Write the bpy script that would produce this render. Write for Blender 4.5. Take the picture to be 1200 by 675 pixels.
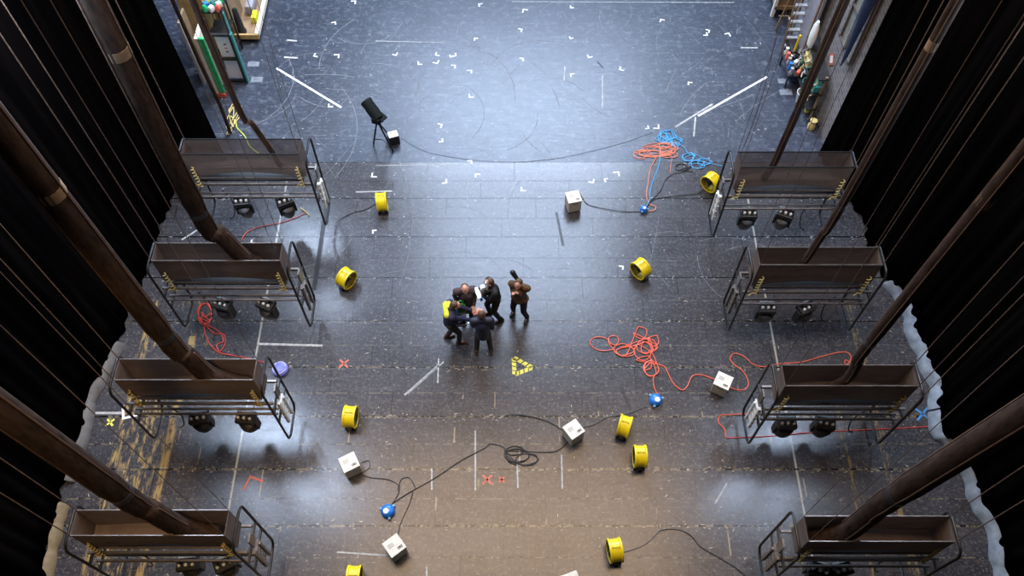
import bpy, bmesh, math, random
from mathutils import Vector, Matrix
random.seed(7)
R = math.radians
S = bpy.context.scene
for o in list(bpy.data.objects): bpy.data.objects.remove(o)
C = S.collection

# ------------------------------------------------------------------ camera
F = 997.0; TILT = R(31.5); H = 16.0; U0 = 603.0; V0 = 337.5
cd = bpy.data.cameras.new('camera'); cam = bpy.data.objects.new('camera', cd); C.objects.link(cam)
cam.location = (0, 0, H); cam.rotation_euler = (TILT, 0, 0)
cd.sensor_width = 36; cd.lens = 36 * F / 1200; cd.shift_x = -(U0 - 600) / 1200
cd.clip_end = 200
S.camera = cam
st, ct = math.sin(TILT), math.cos(TILT)
def at(u, v, z=0.0):
    """a point at height z seen at photograph pixel (u, v)"""
    y = (V0 - v) / F; x = (u - U0) / F
    D = (H - z) / (ct - y * st)
    return Vector((x * D, (st + y * ct) * D, z))

# ------------------------------------------------------------------ world, lights, exposure
w = bpy.data.worlds.new('world'); S.world = w; w.use_nodes = True
bg = w.node_tree.nodes['Background']; bg.inputs[0].default_value = (.55, .45, .42, 1); bg.inputs[1].default_value = .030
S.view_settings.view_transform = 'Standard'; S.view_settings.look = 'None'
S.view_settings.exposure = 0.0; S.view_settings.gamma = 1.0; S.view_settings.use_curve_mapping = False
def look(o, tgt):
    o.rotation_euler = (Vector(tgt) - o.location).to_track_quat('-Z', 'Y').to_euler()
def area(name, loc, tgt, sx, sy, power, col, spread=180):
    l = bpy.data.lights.new(name, 'AREA'); l.shape = 'RECTANGLE'; l.size = sx; l.size_y = sy
    l.energy = power; l.color = col; l.spread = R(spread)
    o = bpy.data.objects.new(name, l); C.objects.link(o); o.location = loc; look(o, tgt); return o
def spot(name, loc, tgt, deg, power, col, size=.25, blend=.5):
    l = bpy.data.lights.new(name, 'SPOT'); l.spot_size = R(deg); l.spot_blend = blend
    l.energy = power; l.color = col; l.shadow_soft_size = size
    o = bpy.data.objects.new(name, l); C.objects.link(o); o.location = loc; look(o, tgt); return o
COOL = (.60, .75, 1.0); WARM = (1.0, .69, .42)
area('work_light_upstage_bank', (0.3, 29.8, 16), (0.2, 15.0, 0), 12.0, 4.5, 6000, COOL)
area('work_light_over_stage', (0.2, 23, 19), (0.2, 11.5, 0), 9, 6.5, 2600, COOL)
area('work_light_house', (0, 9.5, 19), (0, 5.0, 0), 14, 7, 2300, WARM)
area('gallery_panel_left', (-7.55, 9.3, 9.0), (-4.9, 5.9, 0), 1.7, 4.0, 760, COOL)
area('gallery_panel_right', (8.05, 9.3, 9.0), (5.2, 5.9, 0), 1.0, 4.0, 560, COOL)
area('gallery_panel_left_upstage', (-6.9, 16.2, 9.0), (-4.5, 10.5, 0), 1.2, 3.0, 420, COOL)
area('gallery_slot_left', (-5.95, 9.2, 9.0), (-3.8, 5.9, 0), .28, 3.6, 170, COOL)
spot('wing_light_left', (-4, 19, 12), (-7.6, 17.5, 0), 48, 3800, (1, .95, .88))
spot('wing_light_right', (4, 19, 12), (7.3, 17.5, 1), 44, 2400, (.95, .95, 1))
spot('gallery_lamp_left', (-5.5, 1.5, 14), (-7.2, 5.5, 0), 40, 2200, (1, .66, .34))

# ------------------------------------------------------------------ materials
def newmat(name):
    m = bpy.data.materials.new(name); m.use_nodes = True
    return m, m.node_tree, m.node_tree.nodes['Principled BSDF']
class NT:
    def __init__(s, nt): s.nt = nt
    def n(s, t, **k):
        nd = s.nt.nodes.new(t)
        for a, b in k.items(): setattr(nd, a, b)
        return nd
    def put(s, sock, v):
        if isinstance(v, (int, float)): sock.default_value = v
        elif isinstance(v, tuple): sock.default_value = v if len(v) == 4 or sock.type == 'VECTOR' else v + (1,)
        else: s.nt.links.new(v, sock)
    def m(s, op, a, b=0.0, c=0.0, clamp=False):
        nd = s.n('ShaderNodeMath', operation=op, use_clamp=clamp)
        s.put(nd.inputs[0], a); s.put(nd.inputs[1], b)
        if op in ('MULTIPLY_ADD', 'SMOOTH_MIN', 'COMPARE', 'WRAP'): s.put(nd.inputs[2], c)
        return nd.outputs[0]
    def rng(s, v, a, b, c=0.0, d=1.0):
        nd = s.n('ShaderNodeMapRange', clamp=True); s.put(nd.inputs[0], v)
        for i, x in enumerate((a, b, c, d)): s.put(nd.inputs[i + 1], x)
        return nd.outputs[0]
    def mix(s, f, a, b):
        nd = s.n('ShaderNodeMix', data_type='RGBA'); s.put(nd.inputs[0], f); s.put(nd.inputs[6], a); s.put(nd.inputs[7], b)
        return nd.outputs[2]
    def coord(s, kind='Object', scale=None):
        o = s.n('ShaderNodeTexCoord').outputs[kind]
        if scale:
            mp = s.n('ShaderNodeMapping'); s.nt.links.new(o, mp.inputs[0]); mp.inputs[3].default_value = scale; o = mp.outputs[0]
        return o
    def noise(s, co, scale, detail=4, rough=.55):
        nd = s.n('ShaderNodeTexNoise'); s.put(nd.inputs['Vector'], co); nd.inputs['Scale'].default_value = scale
        nd.inputs['Detail'].default_value = detail; nd.inputs['Roughness'].default_value = rough
        return nd.outputs[0]
def mat(name, col, rough=.5, metal=0., var=.25, scale=9., spec=.5, stretch=(1, 1, 1)):
    m, nt, b = newmat(name); g = NT(nt)
    nz = g.noise(g.coord('Object', stretch), scale)
    lo = tuple(c * (1 - var) for c in col); hi = tuple(min(1, c * (1 + var)) for c in col)
    g.put(b.inputs['Base Color'], g.mix(g.rng(nz, .3, .7), lo, hi))
    b.inputs['Roughness'].default_value = rough; b.inputs['Metallic'].default_value = metal
    b.inputs['Specular IOR Level'].default_value = spec
    return m
M = {}
M['black'] = mat('black_paint', (.012, .012, .013), .45)
M['steel'] = mat('dark_steel', (.035, .034, .034), .4, .6)
M['railmetal'] = mat('worn_steel', (.20, .17, .15), .38, .7)
M['silver'] = mat('silver_metal', (.62, .64, .63), .3, .6)
M['white'] = mat('white_plastic', (.80, .80, .76), .5, var=.06)
M['cream'] = mat('cream_board', (.78, .74, .62), .55, var=.1)
M['creamside'] = mat('beige_side', (.60, .52, .38), .6, var=.1)
M['yellow'] = mat('yellow_plastic', (.88, .68, .01), .35, var=.08)
M['hose'] = mat('black_cable_sleeve', (.040, .026, .020), .95, var=.5, scale=14, stretch=(1, 1, .25), spec=.1)
M['wire'] = mat('tarred_wire', (.12, .070, .045), .5, var=.3)
M['rubber'] = mat('black_rubber', (.02, .02, .024), .45)
M['orange'] = mat('orange_cable', (.92, .16, .09), .4, var=.12)
M['salmon'] = mat('salmon_cable', (.90, .30, .18), .45, var=.1)
M['blue'] = mat('blue_cable', (.10, .45, .80), .4, var=.15)
M['bluebox'] = mat('blue_plastic', (.02, .20, .72), .3, var=.15)
M['violet'] = mat('violet_plastic', (.22, .25, .80), .4, var=.2, scale=40)
M['red'] = mat('red_cable', (.65, .07, .05), .4, var=.15)
M['redpaint'] = mat('red_paint', (.70, .10, .07), .5)
M['green'] = mat('green_paint', (.02, .40, .14), .45)
M['teal'] = mat('teal_paint', (.03, .22, .20), .45)
M['ochre'] = mat('ochre_plywood', (.42, .28, .10), .6, var=.25, scale=4)
M['brownboard'] = mat('brown_board', (.24, .16, .09), .6, var=.3, scale=3)
M['greyboard'] = mat('grey_board', (.27, .26, .30), .6, var=.15)
M['lilac'] = mat('lilac_white_board', (.68, .66, .78), .5, var=.05)
M['navybeam'] = mat('navy_paint', (.02, .035, .085), .4)
M['rope'] = mat('yellow_rope', (.55, .62, .08), .6)
M['hemp'] = mat('hemp_rope', (.62, .50, .20), .8, var=.3, scale=30)
M['tape'] = mat('white_tape', (.86, .88, .86), .5, var=.05)
M['tapeworn'] = mat('worn_tape', (.42, .42, .40), .6, var=.4, scale=14)
M['tapeyellow'] = mat('yellow_tape', (.80, .76, .10), .5)
M['tapered'] = mat('red_tape', (.60, .14, .08), .5)
M['tapeblue'] = mat('blue_tape', (.04, .22, .50), .5)
M['seam'] = mat('seam_gap', (.006, .006, .007), .6)
M['skin'] = mat('skin', (.62, .32, .22), .5, var=.06)
M['hair'] = mat('brown_hair', (.10, .055, .03), .6)
M['hairdark'] = mat('dark_hair', (.03, .022, .018), .6)
M['navy'] = mat('navy_jacket', (.022, .026, .070), .7)
M['navyblack'] = mat('navy_black_jacket', (.012, .014, .035), .6)
M['hivis'] = mat('yellow_lining', (.75, .80, .02), .6, var=.08)
M['lightblue'] = mat('light_blue_cloth', (.25, .45, .60), .7)
M['browncoat'] = mat('brown_coat', (.075, .045, .045), .8)
M['tancoat'] = mat('brown_patterned_coat', (.13, .065, .025), .8, var=.7, scale=16)
M['darkcloth'] = mat('charcoal_cloth', (.018, .018, .024), .75)
M['hood'] = mat('black_green_hood', (.006, .009, .008), .75, spec=.2)
M['trousers'] = mat('brown_grey_trousers', (.055, .038, .035), .8)
M['trousersblack'] = mat('black_trousers', (.012, .012, .016), .75)
M['shoe'] = mat('brown_leather', (.12, .06, .03), .5)
M['greencloth'] = mat('green_cloth', (.03, .28, .05), .7)
M['glass'] = mat('dark_lens', (.01, .012, .02), .1)
m, nt, b = newmat('lit_screen'); b.inputs['Base Color'].default_value = (.9, .95, 1, 1)
b.inputs['Emission Color'].default_value = (.85, .93, 1, 1); b.inputs['Emission Strength'].default_value = 2.5; M['lit'] = m
# brick wall
m, nt, b = newmat('grey_brick'); g = NT(nt)
br = g.n('ShaderNodeTexBrick'); mp = g.n('ShaderNodeMapping'); g.put(mp.inputs[0], g.coord('Object'))
mp.inputs[2].default_value = (R(90), 0, R(90)); 
sep = g.n('ShaderNodeSeparateXYZ'); g.put(sep.inputs[0], g.coord('Object'))
cmb = g.n('ShaderNodeCombineXYZ'); g.put(cmb.inputs[0], sep.outputs[1]); g.put(cmb.inputs[1], sep.outputs[2])
g.put(br.inputs['Vector'], cmb.outputs[0]); br.inputs['Scale'].default_value = 2.2
br.inputs['Color1'].default_value = (.20, .18, .175, 1); br.inputs['Color2'].default_value = (.13, .12, .12, 1); br.inputs['Mortar'].default_value = (.30, .29, .28, 1)
g.put(b.inputs['Base Color'], br.outputs[0]); b.inputs['Roughness'].default_value = .7; M['brick'] = m
# tray gauze
m, nt, b = newmat('brown_gauze'); g = NT(nt)
nz = g.noise(g.coord('Object', (1, 1, 3)), 3.0)
g.put(b.inputs['Base Color'], g.mix(g.rng(nz, .3, .7), (.15, .105, .085), (.22, .165, .135)))
b.inputs['Roughness'].default_value = .8; b.inputs['Alpha'].default_value = .86; M['gauze'] = m
m2 = m.copy(); m2.name = 'thin_gauze'; m2.node_tree.nodes['Principled BSDF'].inputs['Alpha'].default_value = .52; M['thingauze'] = m2
# drapes
m, nt, b = newmat('black_serge'); g = NT(nt)
nz = g.noise(g.coord('Object', (1, 1, .06)), 3.5, 5)
g.put(b.inputs['Base Color'], g.mix(g.rng(nz, .45, .75), (.0016, .0015, .0017), (.0055, .0040, .0035)))
b.inputs['Roughness'].default_value = .9; b.inputs['Specular IOR Level'].default_value = .0; M['serge'] = m
m, nt, b = newmat('pale_lining'); g = NT(nt)
nz = g.noise(g.coord('Object'), 5, 4)
g.put(b.inputs['Base Color'], g.mix(g.rng(nz, .3, .7), (.12, .15, .18), (.26, .31, .36))); b.inputs['Roughness'].default_value = .75; M['lining'] = m

# stage floor: worn black painted boards
m, nt, b = newmat('stage_boards'); g = NT(nt); M['floor'] = m
co = g.coord('Object'); sp = g.n('ShaderNodeSeparateXYZ'); g.put(sp.inputs[0], co); X, Y = sp.outputs[0], sp.outputs[1]
board = g.m('LESS_THAN', Y, 13.39)
ph = g.m('DIVIDE', g.m('SUBTRACT', 13.39, Y), 1.105)
def near_line(p, width):        # 1 on a line where p is an integer
    fr = g.m('FRACT', g.m('ADD', p, .5)); return g.m('LESS_THAN', g.m('ABSOLUTE', g.m('SUBTRACT', fr, .5)), width)
def near_soft(p, width):
    fr = g.m('FRACT', g.m('ADD', p, .5)); return g.rng(g.m('ABSOLUTE', g.m('SUBTRACT', fr, .5)), 0.0, width, 1.0, 0.0)
main = near_line(ph, .016); half = near_line(g.m('ADD', ph, .47), .007)
row = g.m('FLOOR', g.m('MULTIPLY', ph, 2.0))
jx = g.m('DIVIDE', g.m('ADD', X, g.m('MULTIPLY', g.m('FRACT', g.m('MULTIPLY', row, .381)), 2.1)), 2.1)
joint = near_line(jx, .0045)
seam = g.m('MULTIPLY', board, g.m('MAXIMUM', main, g.m('MAXIMUM', g.m('MULTIPLY', half, .6), g.m('MULTIPLY', joint, .5))))
# board to board tone
wn = g.n('ShaderNodeTexWhiteNoise', noise_dimensions='2D'); cb = g.n('ShaderNodeCombineXYZ'); g.put(cb.inputs[0], g.m('FLOOR', jx)); g.put(cb.inputs[1], row); g.put(wn.inputs['Vector'], cb.outputs[0])
tone = wn.outputs[0]
n1 = g.noise(co, .9, 6, .6); n2 = g.noise(co, 6.0, 5, .65); n3 = g.noise(g.coord('Object', (1, 7, 1)), 2.2, 6, .7)
n4 = g.noise(co, 28.0, 3, .6); n5 = g.noise(g.coord('Object', (.35, 3.2, 1)), 5.0, 5, .7)
dark = g.mix(g.rng(n1, .3, .7), (.024, .0235, .028), (.050, .049, .056))
dark = g.mix(g.m('MULTIPLY', tone, .5), dark, (.056, .055, .061))
dark = g.mix(g.rng(n2, .5, .72, 0, .55), dark, (.085, .080, .080))
vinyl = g.mix(g.rng(n1, .35, .65), (.014, .020, .036), (.026, .034, .056))
vinyl = g.mix(g.rng(n2, .52, .75, 0, .6), vinyl, (.16, .18, .21))
col = g.mix(board, vinyl, dark)
def scuff(ang, sx, sy, sc, lo, hi):
    mp = g.n('ShaderNodeMapping'); g.put(mp.inputs[0], co); mp.inputs[2].default_value = (0, 0, R(ang)); mp.inputs[3].default_value = (sx, sy, 1)
    return g.rng(g.noise(mp.outputs[0], sc, 6, .72), lo, hi)
sc_ = g.m('MAXIMUM', scuff(25, .5, 5, 2.5, .60, .74), scuff(-38, .45, 5, 2.6, .61, .75))
sc_ = g.m('MAXIMUM', sc_, g.m('MAXIMUM', scuff(85, .4, 6, 2.8, .60, .74), scuff(3, .3, 7, 3.0, .58, .74)))
sc_ = g.m('MULTIPLY', sc_, g.rng(n1, .25, .6, .3, 1.0))
col = g.mix(g.m('MULTIPLY', sc_, .75), col, g.mix(board, (.20, .24, .31), (.17, .155, .15)))
mot = g.noise(co, 14.0, 6, .75)
dk = g.noise(co, 3.2, 7, .7); col = g.mix(g.rng(dk, .44, .32, 0, .5), col, (.012, .011, .012))
col = g.mix(g.m('MULTIPLY', g.rng(mot, .50, .66, 0, .5), g.m('MULTIPLY_ADD', board, .65, .35)), col, g.mix(board, (.22, .25, .29), (.19, .165, .15)))
# wear through the paint, heaviest along the seams
wearnear = g.m('MULTIPLY', near_soft(ph, .055), board)
wj = g.m('MULTIPLY', near_soft(jx, .02), board)
wmask = g.m('ADD', g.m('MULTIPLY', g.rng(n4, .645, .68, 0, .6), g.m('MULTIPLY_ADD', board, .7, .3)), g.m('MULTIPLY', g.rng(n2, .60, .66), g.m('MAXIMUM', wearnear, g.m('MULTIPLY', wj, .6))), clamp=True)
near_house = g.rng(Y, 9.5, 6.5)
woodcol = g.mix(near_house, (.30, .31, .33), (.42, .33, .20))
col = g.mix(g.m('MULTIPLY', wmask, g.m('MULTIPLY_ADD', board, .55, .15)), col, woodcol)
# worn golden strips at the left wing and pale lines either side
n6 = g.noise(g.coord('Object', (5.0, .9, 1)), 2.4, 7, .75)
def strip(x0, wd, y0, y1, thr):
    a = g.rng(g.m('ABSOLUTE', g.m('SUBTRACT', X, x0)), wd, wd * .5)
    bb = g.m('MULTIPLY', g.m('GREATER_THAN', Y, y0), g.m('LESS_THAN', Y, y1))
    return g.m('MULTIPLY', g.m('MULTIPLY', a, bb), g.rng(n6, thr, thr + .07))
gold = g.m('MAXIMUM', strip(-6.86, .10, 2.5, 8.6, .44), strip(-7.85, .10, 2.5, 9.5, .48))
gold = g.m('MAXIMUM', gold, strip(-7.4, .45, 2.5, 7.6, .505))
gold = g.m('MAXIMUM', gold, strip(-7.2, .9, 2.5, 9.5, .56))
gold = g.m('MAXIMUM', gold, g.m('MULTIPLY', strip(7.3, .10, 3.0, 9.5, .5), .6))
gold = g.m('MAXIMUM', gold, g.m('MULTIPLY', strip(6.55, .07, 3.0, 7.5, .5), .6))
col = g.mix(g.m('MULTIPLY', gold, .85), col, (.46, .31, .11))
pale = g.m('MAXIMUM', strip(-5.44, .026, 2.5, 12.9, .36), strip(5.5, .026, 2.5, 12.9, .36))
col = g.mix(g.m('MULTIPLY', pale, .8), col, (.50, .46, .38))
col = g.mix(seam, col, (.004, .004, .005))
jw = g.m('MULTIPLY', g.m('MULTIPLY', near_line(jx, .006), board), g.m('MULTIPLY', near_house, g.rng(g.noise(co, 1.3, 2), .52, .58)))
sw = g.m('MULTIPLY', g.m('MULTIPLY', g.m('MAXIMUM', near_soft(ph, .026), g.m('MULTIPLY', near_soft(g.m('ADD', ph, .47), .014), .8)), board), g.m('MULTIPLY', g.rng(Y, 11.5, 6, .25, 1), g.rng(g.noise(g.coord('Object', (1, .5, 1)), 9.0, 6, .7), .47, .55)))
col = g.mix(g.m('MULTIPLY', g.m('MAXIMUM', jw, sw), .75), col, (.44, .35, .22))
col = g.mix(g.m('MULTIPLY', seam, g.rng(Y, 7.5, 10, .25, 1)), col, (.003, .003, .004))
g.put(b.inputs['Base Color'], col)
ro = g.rng(n3, .25, .75, .19, .29)
ro = g.m('ADD', ro, g.m('MULTIPLY', g.m('SUBTRACT', 1.0, board), .12)); ro = g.m('ADD', ro, g.m('MULTIPLY', wmask, .15))
g.put(b.inputs['Roughness'], ro)
b.inputs['Specular IOR Level'].default_value = .62
bmp = g.n('ShaderNodeBump'); bmp.inputs['Strength'].default_value = .25; bmp.inputs['Distance'].default_value = .01
g.put(bmp.inputs['Height'], g.m('SUBTRACT', n2, g.m('MULTIPLY', seam, 2.0))); g.put(b.inputs['Normal'], bmp.outputs[0])

# ------------------------------------------------------------------ mesh helpers
def spline(pts, per=8, closed=False):
    P = [Vector(p) for p in pts]; n = len(P); out = []
    rngs = range(n if closed else n - 1)
    for i in rngs:
        if closed: a, b_, c, d = P[(i - 1) % n], P[i], P[(i + 1) % n], P[(i + 2) % n]
        else: a, b_, c, d = P[max(i - 1, 0)], P[i], P[i + 1], P[min(i + 2, n - 1)]
        for k in range(per):
            t = k / per
            out.append(.5 * ((2 * b_) + (c - a) * t + (2 * a - 5 * b_ + 4 * c - d) * t * t + (3 * b_ - 3 * c + d - a) * t ** 3))
    if not closed: out.append(P[-1].copy())
    return out
class MB:
    def __init__(s): s.v = []; s.f = []
    def add(s, vs, fs):
        o = len(s.v); s.v += [tuple(p) for p in vs]; s.f += [tuple(i + o for i in f) for f in fs]; return s
    def box(s, c, d, rz=0, rx=0, ry=0, bev=0.0, taper=1.0):
        hx, hy, hz = d[0] / 2, d[1] / 2, d[2] / 2
        bm = bmesh.new(); bmesh.ops.create_cube(bm, size=1)
        for v in bm.verts:
            k = taper if v.co.z > 0 else 1
            v.co = Vector((v.co.x * 2 * hx * k, v.co.y * 2 * hy * k, v.co.z * 2 * hz))
        if bev: bmesh.ops.bevel(bm, geom=list(bm.edges), offset=bev, segments=2, affect='EDGES', profile=.5)
        mt = Matrix.Translation(c) @ Matrix.Rotation(rz, 4, 'Z') @ Matrix.Rotation(ry, 4, 'Y') @ Matrix.Rotation(rx, 4, 'X')
        bm.transform(mt); bm.verts.index_update()
        s.add([v.co for v in bm.verts], [[v.index for v in f.verts] for f in bm.faces]); bm.free(); return s
    def tube(s, pts, r, n=8, closed=False, caps=True):
        P = [Vector(p) for p in pts]; m_ = len(P); rs = r if isinstance(r, (list, tuple)) else [r] * m_
        T = []
        for i in range(m_):
            a = P[(i - 1) % m_] if (closed or i > 0) else P[i]; b_ = P[(i + 1) % m_] if (closed or i < m_ - 1) else P[i]
            t = (b_ - a); T.append(t.normalized() if t.length > 1e-9 else Vector((0, 0, 1)))
        nrm = T[0].orthogonal().normalized(); vs = []
        for i in range(m_):
            nrm = (nrm - T[i] * nrm.dot(T[i])); nrm = nrm.normalized() if nrm.length > 1e-6 else T[i].orthogonal().normalized()
            bi = T[i].cross(nrm)
            for k in range(n):
                a = 2 * math.pi * k / n; vs.append(P[i] + (nrm * math.cos(a) + bi * math.sin(a)) * rs[i])
        fs = []
        for i in range(m_ if closed else m_ - 1):
            j = (i + 1) % m_
            for k in range(n): fs.append((i * n + k, i * n + (k + 1) % n, j * n + (k + 1) % n, j * n + k))
        if caps and not closed: fs.append(tuple(range(n))[::-1]); fs.append(tuple((m_ - 1) * n + k for k in range(n)))
        return s.add(vs, fs)
    def lathe(s, prof, mt=None, n=24, closed=False):
        mt = mt or Matrix(); vs = []; m_ = len(prof)
        for r, z in prof:
            for k in range(n):
                a = 2 * math.pi * k / n; vs.append(mt @ Vector((r * math.cos(a), r * math.sin(a), z)))
        fs = []
        for i in range(m_ if closed else m_ - 1):
            j = (i + 1) % m_
            for k in range(n): fs.append((i * n + k, i * n + (k + 1) % n, j * n + (k + 1) % n, j * n + k))
        if not closed: fs.append(tuple(range(n))[::-1]); fs.append(tuple((m_ - 1) * n + k for k in range(n)))
        return s.add(vs, fs)
    def ball(s, c, r, mt=None, n=16):
        r = r if isinstance(r, (tuple, list)) else (r, r, r); k = n // 2; prof = []
        m4 = Matrix.Translation(c) @ (mt or Matrix()) @ Matrix.Diagonal((r[0], r[1], r[2], 1))
        for i in range(k + 1):
            a = -math.pi / 2 + math.pi * i / k; prof.append((max(math.cos(a), .02), math.sin(a)))
        return s.lathe(prof, m4, n)
    def cap(s, p0, p1, r0, r1, n=14):
        p0, p1 = Vector(p0), Vector(p1); d = p1 - p0; L = max(d.length, 1e-5)
        mt = Matrix.Translation(p0) @ d.to_track_quat('Z', 'Y').to_matrix().to_4x4(); prof = []
        for i in range(6): a = -math.pi / 2 + i * math.pi / 10; prof.append((max(r0 * math.cos(a), .0005), r0 * math.sin(a)))
        for i in range(6): a = i * math.pi / 10; prof.append((max(r1 * math.cos(a), .0005), L + r1 * math.sin(a)))
        return s.lathe(prof, mt, n)
    def quad(s, a, b_, c, d): return s.add([a, b_, c, d], [(0, 1, 2, 3)])
    def build(s, name, mt, parent=None, smooth=False, loc=None, origin=None):
        me = bpy.data.meshes.new(name)
        vs = s.v
        if origin is not None: vs = [tuple(Vector(p) - Vector(origin)) for p in vs]; loc = origin
        me.from_pydata(vs, [], s.f); me.update()
        bm = bmesh.new(); bm.from_mesh(me); bmesh.ops.recalc_face_normals(bm, faces=bm.faces); bm.to_mesh(me); bm.free()
        me.materials.append(M[mt] if isinstance(mt, str) else mt)
        if smooth:
            for p in me.polygons: p.use_smooth = True
            me.set_sharp_from_angle(angle=R(40))
        o = bpy.data.objects.new(name, me); C.objects.link(o)
        if parent: o.parent = parent
        if loc is not None: o.location = loc
        return o
def tag(o, label=None, cat=None, group=None, kind=None):
    if label: o['label'] = label
    if cat: o['category'] = cat
    if group: o['group'] = group
    if kind: o['kind'] = kind
    return o
def empty(name, loc, rz=0, label=None, cat=None, group=None):
    o = bpy.data.objects.new(name, None); C.objects.link(o); o.location = loc; o.rotation_euler = (0, 0, rz)
    o.empty_display_size = .2; return tag(o, label, cat, group)
KIDS = {}
def kids(o): return [c for c in bpy.data.objects if c.parent == o]
def copy_tree(o, parent=None, top=True):
    ch = kids(o); c = o.copy(); C.objects.link(c)
    if not top: c.parent = parent
    for k in ch: copy_tree(k, c, False)
    return c

# ------------------------------------------------------------------ setting
fl = MB().box((-1.5, 15.5, -.1), (27, 37, .2)).build('floor', 'floor'); tag(fl, kind='structure')
# grey brick wall behind the right wing racks, back wall
tag(MB().box((7.75, 19.8, 5), (.3, 13.0, 10)).build('wall_right', 'brick'), kind='structure')
M['backwall'] = mat('dark_plaster', (.10, .10, .11), .8)
tag(MB().box((-1.5, 33.5, 5), (27, .2, 10)).build('wall_back', 'backwall'), kind='structure')

# tape and scuff marks, part of the floor
def P0(z=.003): pass
def mark(mb, u, v, a, L=.20, wd=.045, both=True):
    c = at(u, v, .002); ca, sa = math.cos(a), math.sin(a)
    def T(x, y): return Vector((c.x + x * ca - y * sa, c.y + x * sa + y * ca, .003))
    mb.quad(T(0, 0), T(L, 0), T(L, wd), T(0, wd))
    if both: mb.quad(T(0, wd), T(wd, wd), T(wd, L), T(0, L))
def zz(org, sc, pts): return [(org[0] + x / sc, org[1] + y / sc) for x, y in pts]
Ls = zz((300, 0), 3.97, [(370,100),(265,262),(388,252),(653,260),(832,258),(902,268),(932,262),(752,302),(845,298),(930,302),(1005,325),(990,455),(870,578),(335,500),(1033,18),(1015,175),(872,660),(466,3)])
Ls += zz((600, 0), 3.97, [(50,42),(270,38),(50,135),(270,182),(55,270),(270,342),(355,270),(497,325),(818,380),(922,140),(912,165),(640,598),(685,600),(690,88),(1010,152)])
Ls += zz((600, 170), 3.97, [(497,122),(425,158),(380,178),(40,215),(520,562)])
Ls += zz((300, 170), 3.97, [(1005,70),(890,178),(535,150),(1020,132),(540,395)])
Ls += [(235, 276), (293, 285), (221, 300)]
for i, (u, v) in enumerate(Ls):
    mb = MB(); mark(mb, u, v, random.choice([0, math.pi / 2, math.pi, -math.pi / 2]) + random.uniform(-.35, .35), random.uniform(.10, .15), .034)
    mb.build('tape_mark', 'tape', fl)
def band(u0, v0, u1, v1, wd, mt, name='tape_line', z=.003):
    a, b_ = at(u0, v0), at(u1, v1); d = (b_ - a).normalized(); n_ = Vector((-d.y, d.x, 0)) * wd / 2; zz_ = Vector((0, 0, z))
    return MB().quad(a + n_ + zz_, b_ + n_ + zz_, b_ - n_ + zz_, a - n_ + zz_).build(name, mt, fl)
for a_ in [(324,80,400,126,.055,'tape'),(818,136,899,90,.055,'tape'),(791,149,835,122,.05,'tapeworn'),(474,463,514,428,.04,'tapeworn'),(478,461,520,424,.03,'tapeworn'),
           (514,420,513,449,.03,'tapeworn'),(700,72,707,80,.03,'seam'),(652,249,660,288,.06,'steel'),(815,137,813,160,.04,'tapeworn'),(706,88,706,128,.03,'tapeworn'),
           (662,78,661,95,.03,'tapeworn'),(303,403,378,405,.05,'tapeworn'),(727,452,739,480,.06,'steel'),(385,224,368,340,.10,'steel'),(417,225,460,224,.04,'tapeworn'),
           (852,566,838,590,.03,'tapeworn'),(440,194,540,193,.02,'tapeworn'),(213,281,234,268,.04,'tapeworn'),(143,484,110,484,.05,'tapeworn'),(395,647,455,651,.03,'tapeworn'),
           (506,549,506,574,.03,'tapeworn'),(557,505,557,575,.03,'tapeworn'),(658,533,659,573,.03,'tapeworn'),(606,545,607,572,.03,'tapeworn'),(500,664,500,675,.03,'tapeworn'),
           (333,67,349,68,.05,'tapeworn'),(336,47,348,48,.05,'tapeworn'),(868,56,888,56,.04,'tapeworn'),(600,2,860,3,.02,'tapeworn'),(440,48,520,50,.02,'tapeworn')]:
    band(*a_)
def cross(u, v, mt, L=.26):
    c = at(u, v, .003); mb = MB()
    for a in (R(45), R(-45)):
        d = Vector((math.cos(a), math.sin(a), 0)) * L / 2; n_ = Vector((-d.y, d.x, 0)).normalized() * .02
        mb.quad(c + d + n_, c - d + n_, c - d - n_, c + d - n_)
    return mb.build('tape_cross', mt, fl)
cross(403, 426, 'tapered'); cross(571, 562, 'tapered'); cross(588, 562, 'tapered', .15); cross(1081, 485, 'tapeblue', .4); cross(129, 495, 'tapeyellow', .2)
mb = MB(); mark(mb, 143, 492, R(15), .32, .05); mb.build('tape_mark', 'tape', fl)
mb = MB(); mark(mb, 293, 557, R(-110), .3, .04); mb.build('tape_mark', 'tapered', fl)
mb = MB(); mark(mb, 925, 18, R(180), .3, .04); mb.build('tape_mark', 'tape', fl)
# pale worn squares by the wings
for (u, v, s_) in [(297, 75, .15), (301, 93, .15), (918, 95, .14), (921, 108, .16)]:
    c = at(u, v, .002); MB().quad(c + Vector((-s_, -s_ * .6, 0)), c + Vector((s_, -s_ * .6, 0)), c + Vector((s_, s_ * .6, 0)), c + Vector((-s_, s_ * .6, 0))).build('pale_patch', mat('pale_patch', (.17, .19, .22), .5, var=.3), fl)
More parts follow.
